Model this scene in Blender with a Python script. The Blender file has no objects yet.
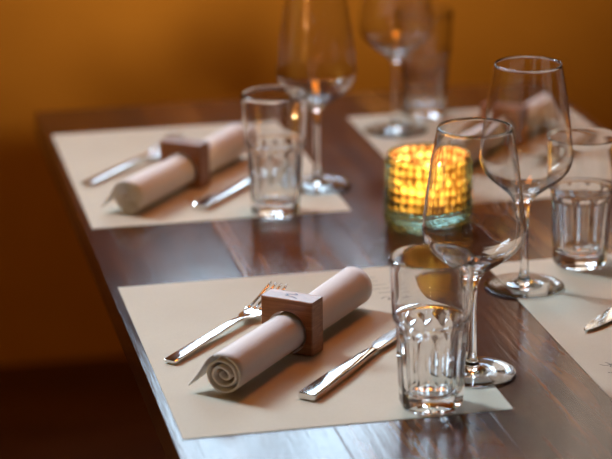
import bpy, bmesh, math, random
from mathutils import Vector, Matrix
random.seed(7)
S = bpy.context.scene
C = S.collection
PI = math.pi
TZ = 0.75                                   # height of the table top

# ------------------------------------------------------------------ camera
def make_camera():
    f_px, pit, yaw, roll = 2302.2, 0.301588, 0.209576, -0.010202
    cp, sp, cw, sw = math.cos(pit), math.sin(pit), math.cos(yaw), math.sin(yaw)
    fwd = Vector((sw*cp, cw*cp, -sp)); right = Vector((cw, -sw, 0)); up = right.cross(fwd)
    r = right*math.cos(roll) + up*math.sin(roll); u = up*math.cos(roll) - right*math.sin(roll)
    cd = bpy.data.cameras.new('camera'); co = bpy.data.objects.new('camera', cd); C.objects.link(co)
    m = Matrix((r, u, -fwd)).transposed().to_4x4(); m.translation = Vector((-0.27799, -1.8249, TZ+0.76201))
    co.matrix_world = m
    cd.sensor_width = 36.0; cd.lens = f_px/612*36.0; cd.clip_start = 0.05; cd.clip_end = 50
    cd.dof.use_dof = True; cd.dof.focus_distance = 2.18; cd.dof.aperture_fstop = 4.0
    S.camera = co
make_camera()

# ------------------------------------------------------------------ world, daylight, exposure
w = bpy.data.worlds.new('room_ambience'); S.world = w; w.use_nodes = True
bg = w.node_tree.nodes['Background']
bg.inputs[0].default_value = (1.0, 0.42, 0.12, 1); bg.inputs[1].default_value = 0.025
S.view_settings.view_transform = 'Standard'; S.view_settings.look = 'None'
S.view_settings.gamma = 1.0; S.view_settings.exposure = 0.0; S.view_settings.use_curve_mapping = False

WALL_Y = 2.23
WINS = [(-2.15, -1.20, 2.35, 3.85), (0.28, 0.84, 1.42, 3.20), (1.02, 1.78, 1.36, 3.20)]     # x0, x1, z0, z1 of the windows in the rear wall
def area(name, loc, rot, sx, sy, col, energy):
    l = bpy.data.lights.new(name, 'AREA'); l.shape = 'RECTANGLE'; l.size = sx; l.size_y = sy
    l.color = col; l.energy = energy
    o = bpy.data.objects.new(name, l); C.objects.link(o); o.location = loc; o.rotation_euler = rot
    return o
for (x0, x1, z0, z1), e, col in zip(WINS, (555, 42, 9), ((0.58, 0.80, 1.0), (0.62, 0.82, 1.0), (1.0, 0.84, 0.68))):
    area('window_daylight', ((x0+x1)/2, WALL_Y+0.25, (z0+z1)/2), (-PI/2, 0, 0), x1-x0, z1-z0, col, e)
# added unseen warm lights: spots brighten the rear wall, orange fill above the table
def spot(loc, target, col, energy, deg, blend, size=0.05):
    l = bpy.data.lights.new('wall_fill_spot', 'SPOT'); l.color = col; l.energy = energy; l.spot_size = math.radians(deg); l.spot_blend = blend; l.shadow_soft_size = size
    o = bpy.data.objects.new('wall_fill_spot', l); C.objects.link(o); o.location = loc
    o.rotation_euler = (Vector(target)-Vector(loc)).to_track_quat('-Z', 'Y').to_euler()
for x, e in ((0.10, 385), (0.50, 345), (1.0, 300)): spot((x, -2.6, 1.95), (x, WALL_Y, 0.82), (1.0, 0.72, 0.36), e, 12, 1.0, 0.22)
area('orange_fill_over_table', (0.35, 0.75, 2.5), (0, 0, 0), 0.5, 0.5, (1.0, 0.28, 0.025), 9).data.shape = 'DISK'

# ------------------------------------------------------------------ helpers
def mesh_obj(name, verts, faces, mat, parent=None, smooth=True, loc=(0, 0, 0), rotz=0.0):
    me = bpy.data.meshes.new(name); me.from_pydata([tuple(v) for v in verts], [], faces); me.update()
    bm = bmesh.new(); bm.from_mesh(me); bmesh.ops.recalc_face_normals(bm, faces=bm.faces); bm.to_mesh(me); bm.free()
    if mat: me.materials.append(mat)
    if smooth: me.polygons.foreach_set('use_smooth', [True]*len(me.polygons))
    o = bpy.data.objects.new(name, me); C.objects.link(o); o.location = loc; o.rotation_euler = (0, 0, rotz)
    if parent: o.parent = parent
    return o
def bm_obj(name, bm, mat, parent=None, smooth=False, loc=(0, 0, 0), rotz=0.0):
    bmesh.ops.recalc_face_normals(bm, faces=bm.faces)
    me = bpy.data.meshes.new(name); bm.to_mesh(me); bm.free()
    if mat: me.materials.append(mat)
    if smooth: me.polygons.foreach_set('use_smooth', [True]*len(me.polygons))
    o = bpy.data.objects.new(name, me); C.objects.link(o); o.location = loc; o.rotation_euler = (0, 0, rotz)
    if parent: o.parent = parent
    return o
def add_box(bm, x0, x1, y0, y1, z0, z1, bevel=0.0):
    r = bmesh.ops.create_cube(bm, size=1.0)
    bmesh.ops.scale(bm, vec=(x1-x0, y1-y0, z1-z0), verts=r['verts'])
    bmesh.ops.translate(bm, vec=((x0+x1)/2, (y0+y1)/2, (z0+z1)/2), verts=r['verts'])
    if bevel > 0:
        es = list({e for v in r['verts'] for e in v.link_edges})
        bmesh.ops.bevel(bm, geom=es, offset=bevel, segments=2, affect='EDGES', profile=0.6)
def lathe(profile, n=64):
    """closed or axis-touching profile of (r, z) turned about z"""
    vs, fs, rings = [], [], []
    for r, z in profile:
        if r < 1e-6: rings.append([len(vs)]); vs.append((0, 0, z))
        else:
            rings.append(list(range(len(vs), len(vs)+n)))
            for k in range(n): a = 2*PI*k/n; vs.append((r*math.cos(a), r*math.sin(a), z))
    for A, B in zip(rings, rings[1:]):
        for k in range(n):
            k2 = (k+1) % n
            if len(A) == 1 and len(B) == 1: continue
            if len(A) == 1: fs.append((A[0], B[k], B[k2]))
            elif len(B) == 1: fs.append((A[k], A[k2], B[0]))
            else: fs.append((A[k], A[k2], B[k2], B[k]))
    return vs, fs
def catmull(pts, sub=6):
    out = []
    P = [pts[0]] + list(pts) + [pts[-1]]
    for i in range(1, len(P)-2):
        for s in range(sub):
            t = s/sub
            out.append(tuple(0.5*((2*b) + (c-a)*t + (2*a-5*b+4*c-d)*t*t + (-a+3*b-3*c+d)*t**3)
                             for a, b, c, d in zip(P[i-1], P[i], P[i+1], P[i+2])))
    out.append(tuple(pts[-1]))
    return out
def ribbon(pts, width, z):
    """flat printed stroke along 2-D points: a thin raised film of ink"""
    vs, fs = [], []
    n = len(pts)
    for i, p in enumerate(pts):
        a = Vector(pts[max(i-1, 0)]); b = Vector(pts[min(i+1, n-1)]); t = (b-a).normalized(); nn = Vector((-t.y, t.x))
        for s in (1, -1): vs.append((p[0]+nn.x*width/2*s, p[1]+nn.y*width/2*s, z))
        if i: fs.append((2*i-2, 2*i-1, 2*i+1, 2*i))
    return vs, fs
def join(parts):
    V, F = [], []
    for v, f in parts:
        o = len(V); V += list(v); F += [tuple(i+o for i in q) for q in f]
    return V, F
def empty(name, loc, rotz=0.0):
    o = bpy.data.objects.new(name, None); C.objects.link(o); o.location = loc; o.rotation_euler = (0, 0, rotz)
    o.empty_display_size = 0.02
    return o
def tag(o, label, cat, group=None):
    o['label'] = label; o['category'] = cat
    if group: o['group'] = group
    return o
def copy_tree(o, parent=None):
    c = o.copy(); C.objects.link(c); c.parent = parent
    for ch in list(o.children): copy_tree(ch, c)
    return c

# ------------------------------------------------------------------ materials
def mat(name):
    m = bpy.data.materials.new(name); m.use_nodes = True
    nt = m.node_tree; b = nt.nodes['Principled BSDF']
    return m, nt, b
def N(nt, kind, **kw):
    n = nt.nodes.new(kind)
    for k, v in kw.items():
        if hasattr(n, k): setattr(n, k, v)
        else: n.inputs[k].default_value = v
    return n
def ramp(nt, stops):
    r = nt.nodes.new('ShaderNodeValToRGB'); e = r.color_ramp.elements
    while len(e) < len(stops): e.new(0.5)
    for el, (p, c) in zip(e, stops): el.position = p; el.color = (*c, 1)
    return r
def wood(name, dark, mid, light, scale, rough, coat=0.0, bump=0.05, perobj=True, spec=0.5, tint=False, fine=None):
    m, nt, b = mat(name); L = nt.links.new
    tc = N(nt, 'ShaderNodeTexCoord'); mp = N(nt, 'ShaderNodeMapping'); mp.inputs['Scale'].default_value = scale
    if perobj:
        oi = N(nt, 'ShaderNodeObjectInfo'); ml = N(nt, 'ShaderNodeVectorMath', operation='SCALE'); ml.inputs['Scale'].default_value = 37.0
        cmb = N(nt, 'ShaderNodeCombineXYZ')
        for k in range(3): L(oi.outputs['Random'], cmb.inputs[k])
        L(cmb.outputs[0], ml.inputs[0])
        ad = N(nt, 'ShaderNodeVectorMath', operation='ADD'); L(tc.outputs['Object'], ad.inputs[0]); L(ml.outputs[0], ad.inputs[1])
        L(ad.outputs[0], mp.inputs['Vector'])
    else: L(tc.outputs['Object'], mp.inputs['Vector'])
    n1 = N(nt, 'ShaderNodeTexNoise', Scale=1.0, Detail=8.0, Roughness=0.62, Distortion=0.6); L(mp.outputs[0], n1.inputs['Vector'])
    r = ramp(nt, [(0.30, dark), (0.5, mid), (0.72, light)]); L(n1.outputs['Fac'], r.inputs[0])
    out = r.outputs[0]
    if perobj:
        hv = N(nt, 'ShaderNodeHueSaturation'); mr = N(nt, 'ShaderNodeMapRange'); mr.inputs['To Min'].default_value = 0.72; mr.inputs['To Max'].default_value = 1.3
        L(oi.outputs['Random'], mr.inputs['Value']) if not tint else None; L(mr.outputs[0], hv.inputs['Value']); L(out, hv.inputs['Color']); out = hv.outputs[0]
    if tint:
        mt = N(nt, 'ShaderNodeVectorMath', operation='MULTIPLY'); L(out, mt.inputs[0]); L(oi.outputs['Color'], mt.inputs[1]); out = mt.outputs[0]
    L(out, b.inputs['Base Color'])
    n2 = N(nt, 'ShaderNodeTexNoise', Scale=9.0, Detail=5.0, Roughness=0.6); L(tc.outputs['Object'], n2.inputs['Vector'])
    mr2 = N(nt, 'ShaderNodeMapRange'); mr2.inputs['To Min'].default_value = rough*0.75; mr2.inputs['To Max'].default_value = rough*1.3
    L(n2.outputs['Fac'], mr2.inputs['Value']); L(mr2.outputs[0], b.inputs['Roughness'])
    bp = N(nt, 'ShaderNodeBump'); bp.inputs['Strength'].default_value = bump; bp.inputs['Distance'].default_value = 0.002
    L(n1.outputs['Fac'], bp.inputs['Height']); last = bp
    if fine:
        mf = N(nt, 'ShaderNodeMapping'); mf.inputs['Scale'].default_value = fine; L(tc.outputs['Object'], mf.inputs['Vector'])
        n3 = N(nt, 'ShaderNodeTexNoise', Scale=1.0, Detail=4.0, Roughness=0.6); L(mf.outputs[0], n3.inputs['Vector'])
        last = N(nt, 'ShaderNodeBump'); last.inputs['Strength'].default_value = 0.30; last.inputs['Distance'].default_value = 0.0006
        L(n3.outputs['Fac'], last.inputs['Height']); L(bp.outputs[0], last.inputs['Normal'])
    L(last.outputs[0], b.inputs['Normal'])
    b.inputs['Coat Weight'].default_value = coat; b.inputs['Coat Roughness'].default_value = 0.16
    b.inputs['Specular IOR Level'].default_value = spec
    return m
M = {}
M['table'] = wood('varnished_table_wood', (0.012, 0.0026, 0.0007), (0.030, 0.0075, 0.0019), (0.080, 0.026, 0.006), (26, 2.2, 8), 0.17, coat=0.0, bump=0.12, spec=0.24, tint=True, fine=(170, 9, 20))
M['underframe'] = wood('dark_frame_wood', (0.03, 0.011, 0.006), (0.05, 0.02, 0.01), (0.08, 0.033, 0.016), (20, 20, 3), 0.45)
M['floor'] = wood('dark_floor_wood', (0.02, 0.007, 0.004), (0.045, 0.016, 0.008), (0.07, 0.028, 0.013), (3, 30, 5), 0.4, bump=0.1)
M['ring'] = wood('walnut_ring_wood', (0.19, 0.058, 0.015), (0.27, 0.09, 0.026), (0.40, 0.16, 0.058), (30, 60, 380), 0.33, bump=0.12)
def plaster():
    m, nt, b = mat('ochre_plaster'); L = nt.links.new
    tc = N(nt, 'ShaderNodeTexCoord'); n1 = N(nt, 'ShaderNodeTexNoise', Scale=3.0, Detail=6.0, Roughness=0.6); L(tc.outputs['Object'], n1.inputs['Vector'])
    r = ramp(nt, [(0.3, (0.48, 0.22, 0.030)), (0.7, (0.56, 0.265, 0.040))]); L(n1.outputs['Fac'], r.inputs[0]); L(r.outputs[0], b.inputs['Base Color'])
    b.inputs['Roughness'].default_value = 0.8; b.inputs['Specular IOR Level'].default_value = 0.2
    n2 = N(nt, 'ShaderNodeTexNoise', Scale=60.0, Detail=4.0); L(tc.outputs['Object'], n2.inputs['Vector'])
    bp = N(nt, 'ShaderNodeBump'); bp.inputs['Strength'].default_value = 0.15; bp.inputs['Distance'].default_value = 0.002
    L(n2.outputs['Fac'], bp.inputs['Height']); L(bp.outputs[0], b.inputs['Normal'])
    return m
M['wall'] = plaster()
def paper():
    m, nt, b = mat('kraft_paper'); L = nt.links.new
    tc = N(nt, 'ShaderNodeTexCoord'); n1 = N(nt, 'ShaderNodeTexNoise', Scale=900.0, Detail=3.0); L(tc.outputs['Object'], n1.inputs['Vector'])
    n2 = N(nt, 'ShaderNodeTexNoise', Scale=12.0, Detail=3.0); L(tc.outputs['Object'], n2.inputs['Vector'])
    mx = N(nt, 'ShaderNodeMath', operation='ADD'); L(n1.outputs['Fac'], mx.inputs[0]); L(n2.outputs['Fac'], mx.inputs[1])
    r = ramp(nt, [(0.35, (0.53, 0.445, 0.335)), (0.65, (0.585, 0.50, 0.385))])
    hf = N(nt, 'ShaderNodeMath', operation='MULTIPLY'); hf.inputs[1].default_value = 0.5; L(mx.outputs[0], hf.inputs[0])
    L(hf.outputs[0], r.inputs[0]); L(r.outputs[0], b.inputs['Base Color'])
    b.inputs['Roughness'].default_value = 0.7; b.inputs['Specular IOR Level'].default_value = 0.25
    return m
M['paper'] = paper()
def cloth():
    m, nt, b = mat('napkin_cloth'); L = nt.links.new
    b.inputs['Base Color'].default_value = (0.80, 0.73, 0.70, 1); b.inputs['Roughness'].default_value = 0.9
    b.inputs['Specular IOR Level'].default_value = 0.1; b.inputs['Sheen Weight'].default_value = 0.15
    tc = N(nt, 'ShaderNodeTexCoord')
    n2 = N(nt, 'ShaderNodeTexNoise', Scale=45.0, Detail=3.0); L(tc.outputs['Object'], n2.inputs['Vector'])
    n3 = N(nt, 'ShaderNodeTexNoise', Scale=1500.0, Detail=1.0); L(tc.outputs['Object'], n3.inputs['Vector'])
    b1 = N(nt, 'ShaderNodeBump'); b1.inputs['Strength'].default_value = 0.25; b1.inputs['Distance'].default_value = 0.004; L(n2.outputs['Fac'], b1.inputs['Height'])
    b2 = N(nt, 'ShaderNodeBump'); b2.inputs['Strength'].default_value = 0.2; b2.inputs['Distance'].default_value = 0.0004; L(n3.outputs['Fac'], b2.inputs['Height'])
    L(b1.outputs[0], b2.inputs['Normal']); L(b2.outputs[0], b.inputs['Normal'])
    return m
M['cloth'] = cloth()
def steel():
    m, nt, b = mat('polished_steel'); L = nt.links.new
    b.inputs['Base Color'].default_value = (0.78, 0.78, 0.78, 1); b.inputs['Metallic'].default_value = 1.0
    tc = N(nt, 'ShaderNodeTexCoord'); n = N(nt, 'ShaderNodeTexNoise', Scale=160.0, Detail=3.0); L(tc.outputs['Object'], n.inputs['Vector'])
    mr = N(nt, 'ShaderNodeMapRange'); mr.inputs['To Min'].default_value = 0.07; mr.inputs['To Max'].default_value = 0.15
    L(n.outputs['Fac'], mr.inputs['Value']); L(mr.outputs[0], b.inputs['Roughness'])
    return m
M['steel'] = steel()
def glass(name, col, rough=0.0, ior=1.5):
    m = bpy.data.materials.new(name); m.use_nodes = True; nt = m.node_tree
    nt.nodes.remove(nt.nodes['Principled BSDF'])
    g = nt.nodes.new('ShaderNodeBsdfGlass'); g.inputs['Color'].default_value = (*col, 1); g.inputs['Roughness'].default_value = rough; g.inputs['IOR'].default_value = ior
    nt.links.new(g.outputs[0], nt.nodes['Material Output'].inputs[0])
    return m
M['glass'] = glass('clear_glass', (0.985, 0.985, 0.985))
M['teal_glass'] = glass('aqua_pressed_glass', (0.67, 0.80, 0.76), 0.04)
def simple(name, col, rough=0.5, metal=0.0, emit=None, es=0.0):
    m, nt, b = mat(name); b.inputs['Base Color'].default_value = (*col, 1); b.inputs['Roughness'].default_value = rough; b.inputs['Metallic'].default_value = metal
    if emit: b.inputs['Emission Color'].default_value = (*emit, 1); b.inputs['Emission Strength'].default_value = es
    return m
M['ink'] = simple('print_ink', (0.05, 0.045, 0.05), 0.6)
M['pale_ink'] = simple('pale_print_ink', (0.13, 0.11, 0.10), 0.7)
M['wax'] = simple('candle_wax', (0.9, 0.72, 0.45), 0.5)
M['wick'] = simple('wick', (0.02, 0.015, 0.01), 0.9)
M['flame'] = simple('candle_flame', (1, 0.6, 0.2), 0.5, emit=(1.0, 0.55, 0.16), es=60)
M['tin'] = simple('tealight_tin', (0.8, 0.8, 0.8), 0.3, 1.0)
M['frame'] = simple('window_frame_paint', (0.25, 0.13, 0.06), 0.5)
M['ceiling'] = simple('ceiling_paint', (0.7, 0.6, 0.45), 0.9)
M['iron'] = simple('black_cast_iron', (0.03, 0.03, 0.03), 0.5)
def amber():
    m = bpy.data.materials.new('amber_glow_cell_lining'); m.use_nodes = True; nt = m.node_tree; nt.nodes.remove(nt.nodes['Principled BSDF'])
    L = nt.links.new
    tc = N(nt, 'ShaderNodeTexCoord'); sx = N(nt, 'ShaderNodeSeparateXYZ'); L(tc.outputs['Object'], sx.inputs[0])
    at = N(nt, 'ShaderNodeMath', operation='ARCTAN2'); L(sx.outputs['Y'], at.inputs[0]); L(sx.outputs['X'], at.inputs[1])
    mu = N(nt, 'ShaderNodeMath', operation='MULTIPLY'); mu.inputs[1].default_value = 30/(2*PI); L(at.outputs[0], mu.inputs[0])
    mz = N(nt, 'ShaderNodeMath', operation='MULTIPLY_ADD'); mz.inputs[1].default_value = 7/0.0715; mz.inputs[2].default_value = -0.005*7/0.0715; L(sx.outputs['Z'], mz.inputs[0])
    cb = N(nt, 'ShaderNodeCombineXYZ'); L(mu.outputs[0], cb.inputs[0]); L(mz.outputs[0], cb.inputs[1])
    vo = N(nt, 'ShaderNodeTexVoronoi', Scale=1.0, Randomness=0.35); L(cb.outputs[0], vo.inputs['Vector'])
    r = ramp(nt, [(0.0, (1.0, 0.86, 0.62)), (0.28, (1.0, 0.66, 0.30)), (0.55, (0.20, 0.08, 0.02))]); L(vo.outputs['Distance'], r.inputs[0])  # pale centres and dark gaps paint refracted flame glow into each cell
    sc = N(nt, 'ShaderNodeSeparateColor'); L(vo.outputs['Color'], sc.inputs[0])
    mr = N(nt, 'ShaderNodeMapRange'); mr.inputs['To Min'].default_value = 0.25; mr.inputs['To Max'].default_value = 1.0; L(sc.outputs[0], mr.inputs['Value'])
    hv = N(nt, 'ShaderNodeHueSaturation'); L(mr.outputs[0], hv.inputs['Value']); L(r.outputs[0], hv.inputs['Color'])
    t = nt.nodes.new('ShaderNodeBsdfTranslucent'); L(hv.outputs[0], t.inputs[0])
    d = nt.nodes.new('ShaderNodeBsdfDiffuse'); L(hv.outputs[0], d.inputs[0])
    x = nt.nodes.new('ShaderNodeMixShader'); x.inputs[0].default_value = 0.3; L(t.outputs[0], x.inputs[1]); L(d.outputs[0], x.inputs[2])
    tr = nt.nodes.new('ShaderNodeBsdfTransparent'); tr.inputs[0].default_value = (1.0, 0.85, 0.5, 1)
    y = nt.nodes.new('ShaderNodeMixShader'); y.inputs[0].default_value = 0.3; L(x.outputs[0], y.inputs[1]); L(tr.outputs[0], y.inputs[2])
    L(y.outputs[0], nt.nodes['Material Output'].inputs[0])
    return m
M['amber'] = amber()

# ------------------------------------------------------------------ the room
def struct(o): o['kind'] = 'structure'; return o
bm = bmesh.new(); add_box(bm, -3.2, 3.4, -3.6, WALL_Y+0.3, -0.10, 0.0); struct(bm_obj('floor', bm, M['floor']))
def wall_with_windows():
    bm = bmesh.new(); y0, y1 = WALL_Y, WALL_Y+0.30; zt = 4.3
    xs = [-3.2] + [v for w_ in WINS for v in w_[:2]] + [3.4]
    z0, z1 = 1.36, 3.85
    add_box(bm, -3.2, 3.4, y0, y1, 0, z0); add_box(bm, -3.2, 3.4, y0, y1, z1, zt)
    for a, b_, c, d in WINS:
        if c > z0: add_box(bm, a, b_, y0, y1, z0, c)
        if d < z1: add_box(bm, a, b_, y0, y1, d, z1)
    for i in range(0, len(xs), 2): add_box(bm, xs[i], xs[i+1], y0, y1, z0, z1)
    return bm
struct(bm_obj('wall_back', wall_with_windows(), M['wall']))
bm = bmesh.new(); add_box(bm, -3.3, -3.2, -3.6, WALL_Y+0.30, 0, 4.3); struct(bm_obj('wall_left', bm, M['wall']))
for i, (x0, x1, z0, z1) in enumerate(WINS):
    bm = bmesh.new(); y0, y1 = WALL_Y+0.19, WALL_Y+0.235; t = 0.05
    add_box(bm, x0, x0+t, y0, y1, z0, z1); add_box(bm, x1-t, x1, y0, y1, z0, z1)
    add_box(bm, x0+t, x1-t, y0, y1, z0, z0+t); add_box(bm, x0+t, x1-t, y0, y1, z1-t, z1)
    xm = (x0+x1)/2; add_box(bm, xm-0.03, xm+0.03, y0, y1, z0+t, z1-t)
    wo = struct(bm_obj('window_%d' % (i+1), bm, M['frame']))
    for a, b_ in ((x0+t, xm-0.03), (xm+0.03, x1-t)):
        bm = bmesh.new(); add_box(bm, a, b_, WALL_Y+0.27, WALL_Y+0.274, z0+t, z1-t); bm_obj('pane', bm, M['glass'], wo)

# ------------------------------------------------------------------ table
TX0, TX1, TY0, TY1, TT = -0.009, 0.700, -0.17, 1.178, 0.034
table = tag(empty('dining_table', ((TX0+TX1)/2, (TY0+TY1)/2, 0)), 'dark reddish-brown varnished plank dining table carrying all four place settings', 'table')
NP = 5; pw = (TX1-TX0)/NP
bm = bmesh.new(); add_box(bm, -pw/2+0.00008, pw/2-0.00008, TY0-(TY0+TY1)/2, TY1-(TY0+TY1)/2, TZ-TT, TZ, bevel=0.0006)
TINT = [(1.0, 0.9, 0.85), (1.9, 1.9, 1.5), (1.5, 1.5, 1.5), (3.2, 4.5, 3.0), (2.0, 2.2, 1.8)]
pl = bm_obj('plank', bm, M['table'], table, loc=(TX0+pw/2-(TX0+TX1)/2, 0, 0)); pl.color = (*TINT[0], 1)
for k in range(1, NP):
    c = pl.copy(); C.objects.link(c); c.parent = table; c.location = (TX0+pw*(k+0.5)-(TX0+TX1)/2, 0, 0); c.color = (*TINT[k], 1)
bm = bmesh.new(); hw, hl = (TX1-TX0)/2-0.10, (TY1-TY0)/2-0.12
for s in (-1, 1):
    add_box(bm, s*hw-0.012, s*hw+0.012, -hl, hl, TZ-TT-0.05, TZ-TT-0.0005)
    add_box(bm, -hw+0.0125, hw-0.0125, s*hl-0.012, s*hl+0.012, TZ-TT-0.05, TZ-TT-0.0005)
bm_obj('apron', bm, M['underframe'], table)
for yy in (-0.33, 0.33):
    v, f = lathe(catmull([(0.0, 0.0), (0.0, 0.0), (0.19, 0.0), (0.19, 0.012), (0.06, 0.03), (0.035, 0.06), (0.032, 0.3), (0.032, 0.6), (0.045, 0.655), (0.12, 0.672), (0.12, 0.6825), (0, 0.6825)], 4), 32)
    mesh_obj('pedestal', v, f, M['iron'], table, loc=(0.0, yy, 0.0012))

# ------------------------------------------------------------------ placemats
W, D, PT = 0.297, 0.42, 0.0006
def squiggle_logo(cx, cy, s):
    a = catmull([(-1.0, 0.1), (-0.55, 0.55), (-0.2, 0.2), (-0.5, -0.25), (0.05, -0.1), (0.55, 0.15), (1.0, -0.2)], 6)
    b = catmull([(0.0, 0.75), (0.3, 0.45), (0.1, 0.0), (0.4, -0.6)], 6)
    return [[(cx+x*s, cy+y*s) for x, y in a], [(cx+x*s, cy+y*s) for x, y in b]]
def make_mat():
    root = empty('placemat', (0, 0, 0))
    bm = bmesh.new(); add_box(bm, -W/2, W/2, -D/2, D/2, 0.0002, PT); bm_obj('paper_sheet', bm, M['paper'], root)
    rnd = random.Random(3); parts = []
    for k in range(5):                          # rows of illegible fine print
        y = 0.178-0.0125*k; x = 0.101+0.002*k; x1 = x+0.013+0.0015*k
        while x < x1:
            wl = rnd.uniform(0.0022, 0.0045); n = 7
            parts.append(ribbon([(x+wl*i/n, y+(0.0011 if i % 2 else -0.0011)*rnd.uniform(0.3, 1)) for i in range(n+1)], 0.0011, PT+0.00008))
            x += wl+0.0012
    v, f = join(parts); o = mesh_obj('fine_print', v, f, M['pale_ink'], root, smooth=False)
    v, f = join([ribbon(p, 0.0012, PT+0.00008) for p in squiggle_logo(0.1185, 0.108, 0.0115)])
    mesh_obj('printed_emblem', v, f, M['pale_ink'], root, smooth=False)
    return root
mat0 = make_mat()
X2, YN, YF, G = 0.3893, -0.0163, 0.6233, 0.2095
MC = {'nl': (W/2, D/2, 0), 'fl': (W/2, D+G+D/2, 0), 'nr': (X2+W/2, YN+D/2, PI), 'fr': (X2+W/2, YF+D/2, PI)}
ml = {'nl': 'beige paper placemat nearest the camera, under the sharply focused napkin roll',
      'fl': 'beige paper placemat in the far left corner of the table',
      'nr': 'beige paper placemat cut off by the right edge of the picture',
      'fr': 'blurred beige paper placemat in the far right corner, behind the candle holder'}
for i, k in enumerate(MC):
    o = mat0 if i == 0 else copy_tree(mat0)
    o.location = (MC[k][0], MC[k][1], TZ); o.rotation_euler = (0, 0, MC[k][2]); tag(o, ml[k], 'placemat', 'paper placemats')
ZP = TZ+PT+0.0002                            # resting height on a placemat

# ------------------------------------------------------------------ napkin roll (axis along local +y, front end at -y)
RN, LN = 0.0193, 0.272
def make_napkin():
    nu, turns, spt = 30, 2.9, 40; th = 0.0021
    ns = int(turns*spt)
    V, F = [], []
    def rad(u):                                  # gentle waist where the ring grips it
        return 1.0 + 0.10*abs(u-0.5)*2*(1 if u > 0.5 else 0.35)
    for iu in range(nu+1):
        u = iu/nu; y = (u-0.5)*LN; g = rad(u)
        for side in (0, 1):
            for k in range(ns+1):
                t = k/ns
                r = 0.0035 + (RN-0.0035)*t**0.85
                r -= side*th
                a = math.radians(118) - (1-t)*turns*2*PI*1.0      # outer edge ends at the upper left of the roll
                wob = 1+0.045*math.sin(a*2+1.3+u*2)*(1-t)
                yy = y + 0.0035*math.sin(5*t*PI+u)*(1-t)*(1 if u < 0.5 else -1)
                V.append((r*g*wob*math.cos(a), yy, RN*1.0 + r*g*wob*math.sin(a) + (g-1)*RN))
    m = ns+1; row = 2*m
    for iu in range(nu):
        for k in range(ns):
            a = iu*row+k; F.append((a, a+1, a+row+1, a+row))
            a = iu*row+m+k; F.append((a, a+row, a+row+1, a+1))
        for k in (0, ns):
            a = iu*row+k; F.append((a, a+row, a+row+m, a+m))
    for iu in (0, nu):
        for k in range(ns):
            a = iu*row+k; F.append((a, a+m, a+m+1, a+1))
    # loose corner of the hem hanging off the front left of the roll
    base = len(V); nf, nw = 8, 10
    for i in range(nf+1):
        u = i/nf; y = -LN/2 + 0.0 + u*0.13
        g = rad((y/LN)+0.5); ln = 0.037*(1-u)**1.1 + 0.001
        for s in (0, 1):
            for j in range(nw+1):
                q = j/nw; a0 = math.radians(118); R = RN*g+0.0004-s*0.0009
                # follow the roll for a little, then leave it on a tangent
                aw = q*ln; wrap = 0.017*(0.7+0.3*u); 
                if aw <= wrap: a = a0 + aw/R; x = R*math.cos(a); z = R*math.sin(a)
                else:
                    a = a0 + wrap/R; d = aw-wrap; x = R*math.cos(a) - d*math.sin(a)*0.98 - 6.0*d*d; z = R*math.sin(a) + d*math.cos(a)
                V.append((x, y - 0.10*aw, RN*g + z))
    mf = nw+1; rf = 2*mf
    for i in range(nf):
        for j in range(nw):
            a = base+i*rf+j; F.append((a, a+1, a+rf+1, a+rf)); a += mf; F.append((a, a+rf, a+rf+1, a+1))
        for j in (0, nw): a = base+i*rf+j; F.append((a, a+rf, a+rf+mf, a+mf))
    for i in (0, nf):
        for j in range(nw): a = base+i*rf+j; F.append((a, a+mf, a+mf+1, a+1))
    return mesh_obj('napkin_roll', V, F, M['cloth'])
nap0 = make_napkin()

# ------------------------------------------------------------------ napkin ring: square block, round hole along local y
def make_ring():
    w, h, d, R = 0.0545, 0.0535, 0.0235, 0.0211; zc = RN+0.0012
    root = empty('napkin_ring', (0, 0, 0))
    n = 48; V, F = [], []
    hx = w/2; bev = 0.0009
    def sq(a, hx_, z0, z1):
        c, s = math.cos(a), math.sin(a)
        t = 1e9
        if abs(c) > 1e-9: t = min(t, hx_/abs(c))
        if s > 1e-9: t = min(t, (z1-zc)/s)
        if s < -1e-9: t = min(t, (zc-z0)/-s)
        return (t*c, zc+t*s)
    # angles incl. the corners
    angs = [2*PI*k/n for k in range(n)]
    for cx_, cz_ in ((hx, h), (-hx, h), (-hx, 0), (hx, 0)):
        a = math.atan2(cz_-zc, cx_) % (2*PI); angs = [q for q in angs if abs(q-a) > 0.03] + [a]
    angs.sort(); n = len(angs)
    loops = []
    for (y, kind) in ((-d/2, 'i'), (-d/2, 'o1'), (-d/2+bev, 'o'), (d/2-bev, 'o'), (d/2, 'o1'), (d/2, 'i')):
        st = len(V)
        for a in angs:
            if kind == 'i': V.append((R*math.cos(a), y, zc+R*math.sin(a)))
            elif kind == 'o': x, z = sq(a, hx, 0, h); V.append((x, y, z))
            else: x, z = sq(a, hx-bev, bev, h-bev); V.append((x, y, z))
        loops.append(st)
    loops.append(loops[0])
    for A, B in zip(loops, loops[1:]):
        for k in range(n): k2 = (k+1) % n; F.append((A+k, A+k2, B+k2, B+k))
    mesh_obj('block', V, F, M['ring'], root, smooth=False)
    pts = [[(-0.85, 0.35), (-0.5, 0.05), (-0.75, -0.15), (-0.2, -0.25), (0.3, -0.35), (0.95, -0.75)],
           [(-0.85, 0.35), (-0.35, 0.42), (0.05, 0.62), (0.12, 0.95), (0.42, 0.55), (0.2, 0.35)]]
    v, f = join([ribbon([(x*0.0085, y*0.0075) for x, y in catmull(p, 6)], 0.0013, h+0.00012) for p in pts])
    mesh_obj('burnt_emblem', v, f, M['ink'], root, smooth=False)
    return root
ring0 = make_ring()

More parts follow.
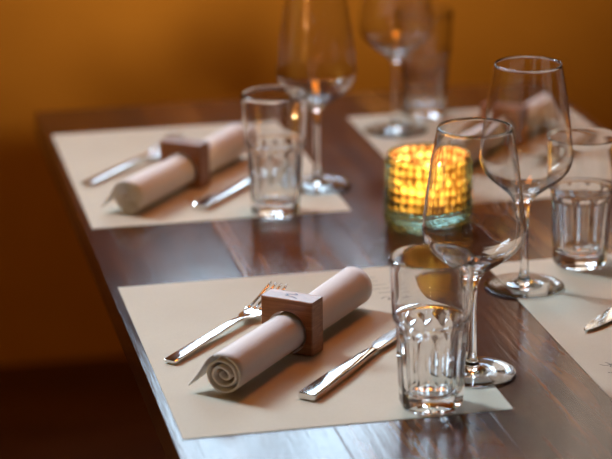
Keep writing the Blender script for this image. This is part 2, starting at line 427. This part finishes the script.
# ------------------------------------------------------------------ cutlery (along local +y, handle end at y = 0)
def sweep(stations, ny=8):
    """stations: (y, half width, z centre, half thickness, squareness)"""
    V, F, nr = [], [], 12
    for (y, hw_, zc, ht, sqn) in stations:
        for k in range(nr):
            a = 2*PI*(k+0.5)/nr; c, s = math.cos(a), math.sin(a)
            e = 2/sqn
            V.append((hw_*math.copysign(abs(c)**e, c), y, zc+ht*math.copysign(abs(s)**e, s)))
    n = len(stations)
    for i in range(n-1):
        for k in range(nr): k2 = (k+1) % nr; F.append((i*nr+k, i*nr+k2, (i+1)*nr+k2, (i+1)*nr+k))
    F.append(tuple(range(nr))); F.append(tuple(range((n-1)*nr, n*nr)))
    return V, F
def sharpen(o, deg=30):
    bm = bmesh.new(); bm.from_mesh(o.data)
    for e in bm.edges:
        if len(e.link_faces) == 2 and e.calc_face_angle(0) > math.radians(deg): e.smooth = False
    bm.to_mesh(o.data); bm.free()
    return o
def make_knife():
    root = empty('table_knife', (0, 0, 0))
    v, f = sweep([(0.0, 0.0084, 0.0036, 0.0026, 9), (0.0010, 0.0092, 0.0036, 0.0033, 9), (0.03, 0.0089, 0.0037, 0.0034, 9), (0.07, 0.0077, 0.0039, 0.0035, 7),
                  (0.105, 0.0060, 0.0042, 0.0036, 4.5), (0.124, 0.0050, 0.0044, 0.0036, 3.0), (0.130, 0.0044, 0.0044, 0.0034, 2.4), (0.134, 0.0042, 0.0044, 0.0024, 2.4)])
    sharpen(mesh_obj('handle', v, f, M['steel'], root))
    # blade lying flat: spine straight on +x, belly curving on -x
    prof = [(0.1335, 0.0036, -0.0036), (0.139, 0.0042, -0.0050), (0.146, 0.0052, -0.0082), (0.156, 0.0058, -0.0104), (0.172, 0.0060, -0.0112), (0.19, 0.0060, -0.0108),
            (0.205, 0.0058, -0.0092), (0.217, 0.0052, -0.0066), (0.226, 0.0042, -0.0036), (0.232, 0.0026, -0.0008), (0.2345, 0.0012, 0.0008)]
    V, F = [], []
    for i, (y, a, b) in enumerate(prof):
        z = 0.0044 - 0.0016*min(1, max(0, (y-0.134)/0.06)); m_ = a*0.75+b*0.25
        V += [(a, y, z-0.0007), (a, y, z+0.0007), (m_, y, z+0.0009), (b, y, z+0.0001), (m_, y, z-0.0009)]
        if i:
            o, q = (i-1)*5, i*5
            for k in range(5): k2 = (k+1) % 5; F.append((o+k, o+k2, q+k2, q+k))
    F.append((0, 1, 2, 3, 4)); e = (len(prof)-1)*5; F.append((e, e+1, e+2, e+3, e+4))
    sharpen(mesh_obj('blade', V, F, M['steel'], root, smooth=True), 12)
    return root
def make_fork():
    root = empty('table_fork', (0, 0, 0))
    zb = lambda y: 0.0028 + 0.0045*min(1, y/0.115) if y < 0.115 else 0.0073 + (-0.0025*(y-0.115)/0.03 if y < 0.145 else -0.0025 + 0.0165*((y-0.145)/0.056)**1.5)
    st = [(0.0, 0.0062), (0.0010, 0.0067), (0.02, 0.0067), (0.05, 0.0060), (0.08, 0.0050), (0.105, 0.0039), (0.118, 0.0034), (0.126, 0.0036)]
    v, f = sweep([(y, h, zb(y), 0.0016 if y > 0.0005 else 0.0011, 7) for y, h in st]); sharpen(mesh_obj('handle', v, f, M['steel'], root))
    st = [(0.124, 0.0031), (0.129, 0.0042), (0.134, 0.0074), (0.139, 0.0098), (0.146, 0.0112), (0.153, 0.0116)]
    v, f = sweep([(y, h, zb(y), 0.0011, 3.5) for y, h in st]); sharpen(mesh_obj('head', v, f, M['steel'], root))
    for i in range(4):
        x = (-1.5+i)*0.00655
        ys = [0.1515, 0.160, 0.170, 0.180, 0.190, 0.197, 0.2005]; hs = [0.0019, 0.0017, 0.0016, 0.0015, 0.0013, 0.0009, 0.0004]
        v, f = sweep([(y, h, zb(y), 0.0010 if y < 0.199 else 0.0005, 3) for y, h in zip(ys, hs)])
        v = [(a+x*(1.0-0.05*(b-0.15)/0.05), b, c) for a, b, c in v]
        mesh_obj('tine', v, f, M['steel'], root)
    return root
knife0, fork0 = make_knife(), make_fork()

# ------------------------------------------------------------------ lay the four settings
def rot2(x, y, a): return (x*math.cos(a)-y*math.sin(a), x*math.sin(a)+y*math.cos(a))
# offsets from the placemat centre: napkin centre & heading, fork end & heading, knife end & heading (heading: angle of local +y from +x)
LAY = {'nl': dict(nap=(-0.0108, -0.0130, 50.7), fork=(-0.1315, -0.0265, 47.5), knife=(-0.026, -0.147, 49.6)),
       'fl': dict(nap=(-0.0185, -0.0600, 52.0), fork=(-0.136, -0.040, 47.0), knife=(-0.020, -0.168, 50.0)),
       'nr': dict(nap=(-0.0127, -0.0036, 50.7), fork=(-0.1315, -0.0265, 47.5), knife=(-0.0474, -0.1478, 46.0)),
       'fr': dict(nap=(-0.0075, -0.018, 47.5), fork=(-0.1315, -0.0265, 47.5), knife=(-0.026, -0.147, 49.6))}
LAB = {'nl': ('rolled off-white cloth napkin with a loose corner, nearest the camera', 'square wooden napkin ring in sharp focus with a burnt emblem on top',
              'steel fork beside the front napkin roll on the nearest placemat', 'steel knife lying between the front napkin roll and the nearest tumbler'),
       'fl': ('blurred rolled napkin on the far left placemat', 'blurred wooden napkin ring around the far left napkin roll',
              'blurred steel fork on the far left placemat by the table edge', 'blurred steel knife reaching behind the tumbler on the far left placemat'),
       'nr': (None, None, None, 'steel knife whose blade tip just enters at the right edge of the picture'),
       'fr': ('blurred rolled napkin seen through the upright wine glass at right', 'blurred wooden napkin ring on the far right napkin roll seen through wine glasses',
              'blurred steel fork lying in front of the far right napkin roll', 'blurred steel knife behind the far right napkin roll')}
used = set()
def take(o):
    if o.name in used: return copy_tree(o)
    used.add(o.name); return o
for k, (cx, cy, rz) in MC.items():
    lay, lab = LAY[k], LAB[k]
    def put(src, off, label, cat, grp, z=ZP):
        dx, dy = rot2(off[0], off[1], rz); o = take(src)
        o.location = (cx+dx, cy+dy, z); o.rotation_euler = (0, 0, math.radians(off[2])-PI/2+rz); tag(o, label, cat, grp)
    if lab[0]:
        put(nap0, lay['nap'], lab[0], 'napkin', 'rolled napkins'); put(ring0, lay['nap'], lab[1], 'napkin ring', 'wooden napkin rings')
        put(fork0, lay['fork'], lab[2], 'fork', 'table forks')
    put(knife0, lay['knife'], lab[3], 'knife', 'table knives')

# ------------------------------------------------------------------ wine glasses
def make_wine():
    outer = [(0.0402, 0.0006), (0.0405, 0.0011), (0.0400, 0.0016), (0.030, 0.0022), (0.018, 0.0032), (0.0095, 0.0058), (0.0056, 0.0115), (0.0042, 0.022), (0.0037, 0.040), (0.0036, 0.060), (0.0039, 0.076), (0.0052, 0.087), (0.0085, 0.0945), (0.0165, 0.1020), (0.0270, 0.1095), (0.0370, 0.1175), (0.0436, 0.1258), (0.0468, 0.1350), (0.0470, 0.1430), (0.0453, 0.1580), (0.0430, 0.1780), (0.0400, 0.2000), (0.0366, 0.2200), (0.0338, 0.2345)]
    inner = [(0.0331, 0.2345), (0.0359, 0.2200), (0.0393, 0.2000), (0.0423, 0.1780), (0.0446, 0.1580), (0.0463, 0.1430), (0.0460, 0.1354), (0.0428, 0.1266), (0.0362, 0.1186), (0.0260, 0.1108), (0.0150, 0.1036), (0.006, 0.1000), (0.0, 0.0992)]
    prof = [(0.0, 0.0010), (0.03, 0.0007), (0.039, 0.0002)] + catmull(outer, 4) + [(0.0333, 0.2350)] + catmull(inner, 4)
    prof[-1] = (0.0, 0.0992)
    v, f = lathe(prof, 72)
    return mesh_obj('wine_glass', v, f, M['glass'])
wine0 = make_wine()
wines = [((0.2865, 0.0964), 'clear wine glass standing directly behind the nearest tumbler'),
         ((0.4073, 0.3223), 'clear wine glass with its whole round foot showing, between candle holder and right tumbler'),
         ((0.2810, 0.7377), 'blurred wine glass behind the far left tumbler, bowl cut by the picture top'),
         ((0.4340, 0.9600), 'blurred wine glass beside the farthest tumbler, behind the candle holder')]
for i, ((x, y), lab) in enumerate(wines):
    o = wine0 if i == 0 else wine0.copy()
    if i: C.objects.link(o)
    o.location = (x, y, ZP); o.rotation_euler = (0, 0, i*0.7); tag(o, lab, 'wine glass', 'stemmed wine glasses')

# ------------------------------------------------------------------ water tumblers: smooth upper half, fluted lower half
def make_tumbler():
    n, flutes = 160, 10; seg = 2*PI/flutes
    zs_o = [(0.0250, 0.0), (0.0262, 0.0007), (0.0279, 0.0030)] + [(0.0283+0.0036*((z-0.004)/0.076), z) for z in [0.004+0.076*i/22 for i in range(23)]] + \
           [(0.0322, 0.0808), (0.0333, 0.0818), (0.0339, 0.0835), (0.0340, 0.087)] + [(0.0341+0.0023*((z-0.09)/0.0485), z) for z in [0.09+0.0485*i/8 for i in range(9)]] + [(0.0363, 0.1394), (0.0359, 0.1398)]
    zs_i = [(0.0352, 0.1398), (0.0347, 0.1392), (0.0340, 0.130), (0.0330, 0.110), (0.0321, 0.090), (0.0312, 0.084), (0.0293, 0.079), (0.0283, 0.072), (0.0265, 0.055), (0.0245, 0.035), (0.0232, 0.022), (0.0215, 0.0165), (0.0170, 0.0135), (0.0090, 0.0125)]
    V, F, rings = [], [], []
    def add(r, z, fl):
        st = len(V)
        for k in range(n):
            a = 2*PI*k/n; rr = r
            if fl:
                t = (a % seg)-seg/2
                h = min(1.0, max(0.0, (0.080-z)/0.007))           # the flats begin as arches under the shoulder
                ap = r*(1.0-0.058*h**0.5) + (1-h)*0.0006
                rr = min(r, ap/math.cos(t)*1.0)
                if z < 0.006: rr = min(r, ap/math.cos(t))
            rr *= 1.02 + 0.015*z/0.14
            V.append((rr*math.cos(a), rr*math.sin(a), z))
        rings.append(st)
    for r, z in zs_o: add(r, z, z < 0.0802)
    for r, z in catmull(zs_i, 3): add(r, z, False)
    for A, B in zip(rings, rings[1:]):
        for k in range(n): k2 = (k+1) % n; F.append((A+k, A+k2, B+k2, B+k))
    V.append((0, 0, 0.0123)); c1 = len(V)-1
    for k in range(n): F.append((rings[-1]+k, rings[-1]+(k+1) % n, c1))
    # slightly hollow underside
    st = len(V)
    for r, z in ((0.0225, 0.0), (0.019, 0.0022), (0.008, 0.0040)):
        for k in range(n): a = 2*PI*k/n; V.append((r*math.cos(a), r*math.sin(a), z))
    V.append((0, 0, 0.0044)); c0 = len(V)-1
    A = rings[0]
    for j in range(3):
        B = st+j*n
        for k in range(n): k2 = (k+1) % n; F.append((A+k, A+k2, B+k2, B+k))
        A = B
    for k in range(n): F.append((A+k, A+(k+1) % n, c0))
    o = mesh_obj('water_tumbler', V, F, M['glass'])
    bm = bmesh.new(); bm.from_mesh(o.data)
    for e in bm.edges:
        if len(e.link_faces) == 2 and e.calc_face_angle(0) > math.radians(16): e.smooth = False
    bm.to_mesh(o.data); bm.free()
    return o
tum0 = make_tumbler()
tums = [((0.2280, 0.0254), 'clear fluted water tumbler in sharp focus, nearest the camera'),
        ((0.2118, 0.6413), 'blurred fluted water tumbler at the front of the far left placemat'),
        ((0.4874, 0.3807), 'fluted water tumbler on the right placemat, cut by the picture edge'),
        ((0.4900, 1.0300), 'farthest, most blurred water tumbler, in front of the ochre wall')]
for i, ((x, y), lab) in enumerate(tums):
    o = tum0 if i == 0 else tum0.copy()
    if i: C.objects.link(o)
    o.location = (x, y, ZP); o.rotation_euler = (0, 0, 0.25+i*0.4); tag(o, lab, 'tumbler', 'water tumblers')

# ------------------------------------------------------------------ candle holder with a lit tealight
HX, HY = 0.3688, 0.5583
def make_holder():
    root = empty('candle_holder', (HX, HY, TZ+0.0003), 0.2)
    cols, rows, sc, sr = 30, 7, 8, 8; n = cols*sc; H = 0.0825
    V, F, rings = [], [], []
    def ring_(fn, z):
        st = len(V)
        for k in range(n): a = 2*PI*k/n; r = fn(k); V.append((r*math.cos(a), r*math.sin(a), z))
        rings.append(st)
    ring_(lambda k: 0.036, 0.0); ring_(lambda k: 0.0435, 0.0006); ring_(lambda k: 0.0455, 0.003)
    nz = rows*sr; z0, z1 = 0.005, 0.0765
    for j in range(nz+1):
        q = j/nz; z = z0+(z1-z0)*q; env = 0.0452+0.0008*math.sin(q*PI)-0.0012*q
        b = abs(math.sin(PI*q*rows))**0.7
        ring_(lambda k: env+0.0026*b*abs(math.sin(PI*k/sc))**0.7, z)
    ring_(lambda k: 0.0444, 0.0785); ring_(lambda k: 0.0442, 0.0812); ring_(lambda k: 0.0434, H); ring_(lambda k: 0.0424, H-0.0003); ring_(lambda k: 0.0420, 0.0800)
    ring_(lambda k: 0.0418, 0.055); ring_(lambda k: 0.0412, 0.024); ring_(lambda k: 0.0380, 0.0195); ring_(lambda k: 0.02, 0.0185)
    for A, B in zip(rings, rings[1:]):
        for k in range(n): k2 = (k+1) % n; F.append((A+k, A+k2, B+k2, B+k))
    for A, z in ((rings[0], 0.0), (rings[-1], 0.0185)):
        V.append((0, 0, z)); c = len(V)-1
        for k in range(n): F.append((A+k, A+(k+1) % n, c))
    mesh_obj('pressed_glass_cup', V, F, M['teal_glass'], root)
    v, f = lathe([(0.0409, 0.022), (0.0414, 0.05), (0.0416, 0.0795), (0.0413, 0.0795), (0.0411, 0.05), (0.0406, 0.022), (0.0409, 0.022)], 64)
    o = mesh_obj('amber_lining', v, f, M['amber'], root); o['label'] = 'amber glowing inner coating'
    root.scale = (1.04, 1.04, 1.0)
    return root
tag(make_holder(), 'round knobbly aqua glass candle holder glowing amber in the table centre', 'candle holder')
tl = tag(empty('tealight_candle', (HX, HY, TZ+0.0003+0.0187)), 'small lit tealight burning inside the amber glass holder', 'candle')
v, f = lathe([(0, 0), (0.0185, 0), (0.019, 0.0005), (0.0192, 0.014), (0.0189, 0.014), (0.0187, 0.0006), (0.0, 0.0006)], 32); mesh_obj('tin_cup', v, f, M['tin'], tl)
v, f = lathe([(0, 0.0008), (0.0184, 0.0008), (0.0184, 0.0118), (0.012, 0.0112), (0.0, 0.0110)], 32); mesh_obj('wax', v, f, M['wax'], tl)
v, f = lathe([(0, 0.011), (0.0006, 0.011), (0.0006, 0.0165), (0, 0.0168)], 8); mesh_obj('wick', v, f, M['wick'], tl)
v, f = lathe([(0, 0.0172)] + catmull([(0.0015, 0.0174), (0.0038, 0.0205), (0.0042, 0.025), (0.0028, 0.032), (0.0010, 0.039)], 3) + [(0, 0.042)], 16); mesh_obj('flame', v, f, M['flame'], tl)
pd = bpy.data.lights.new('candle_flame_light', 'POINT'); pd.energy = 3.0; pd.color = (1.0, 0.58, 0.26); pd.shadow_soft_size = 0.006
po = bpy.data.objects.new('candle_flame_light', pd); C.objects.link(po); po.location = (HX, HY, TZ+0.0003+0.0187+0.047)
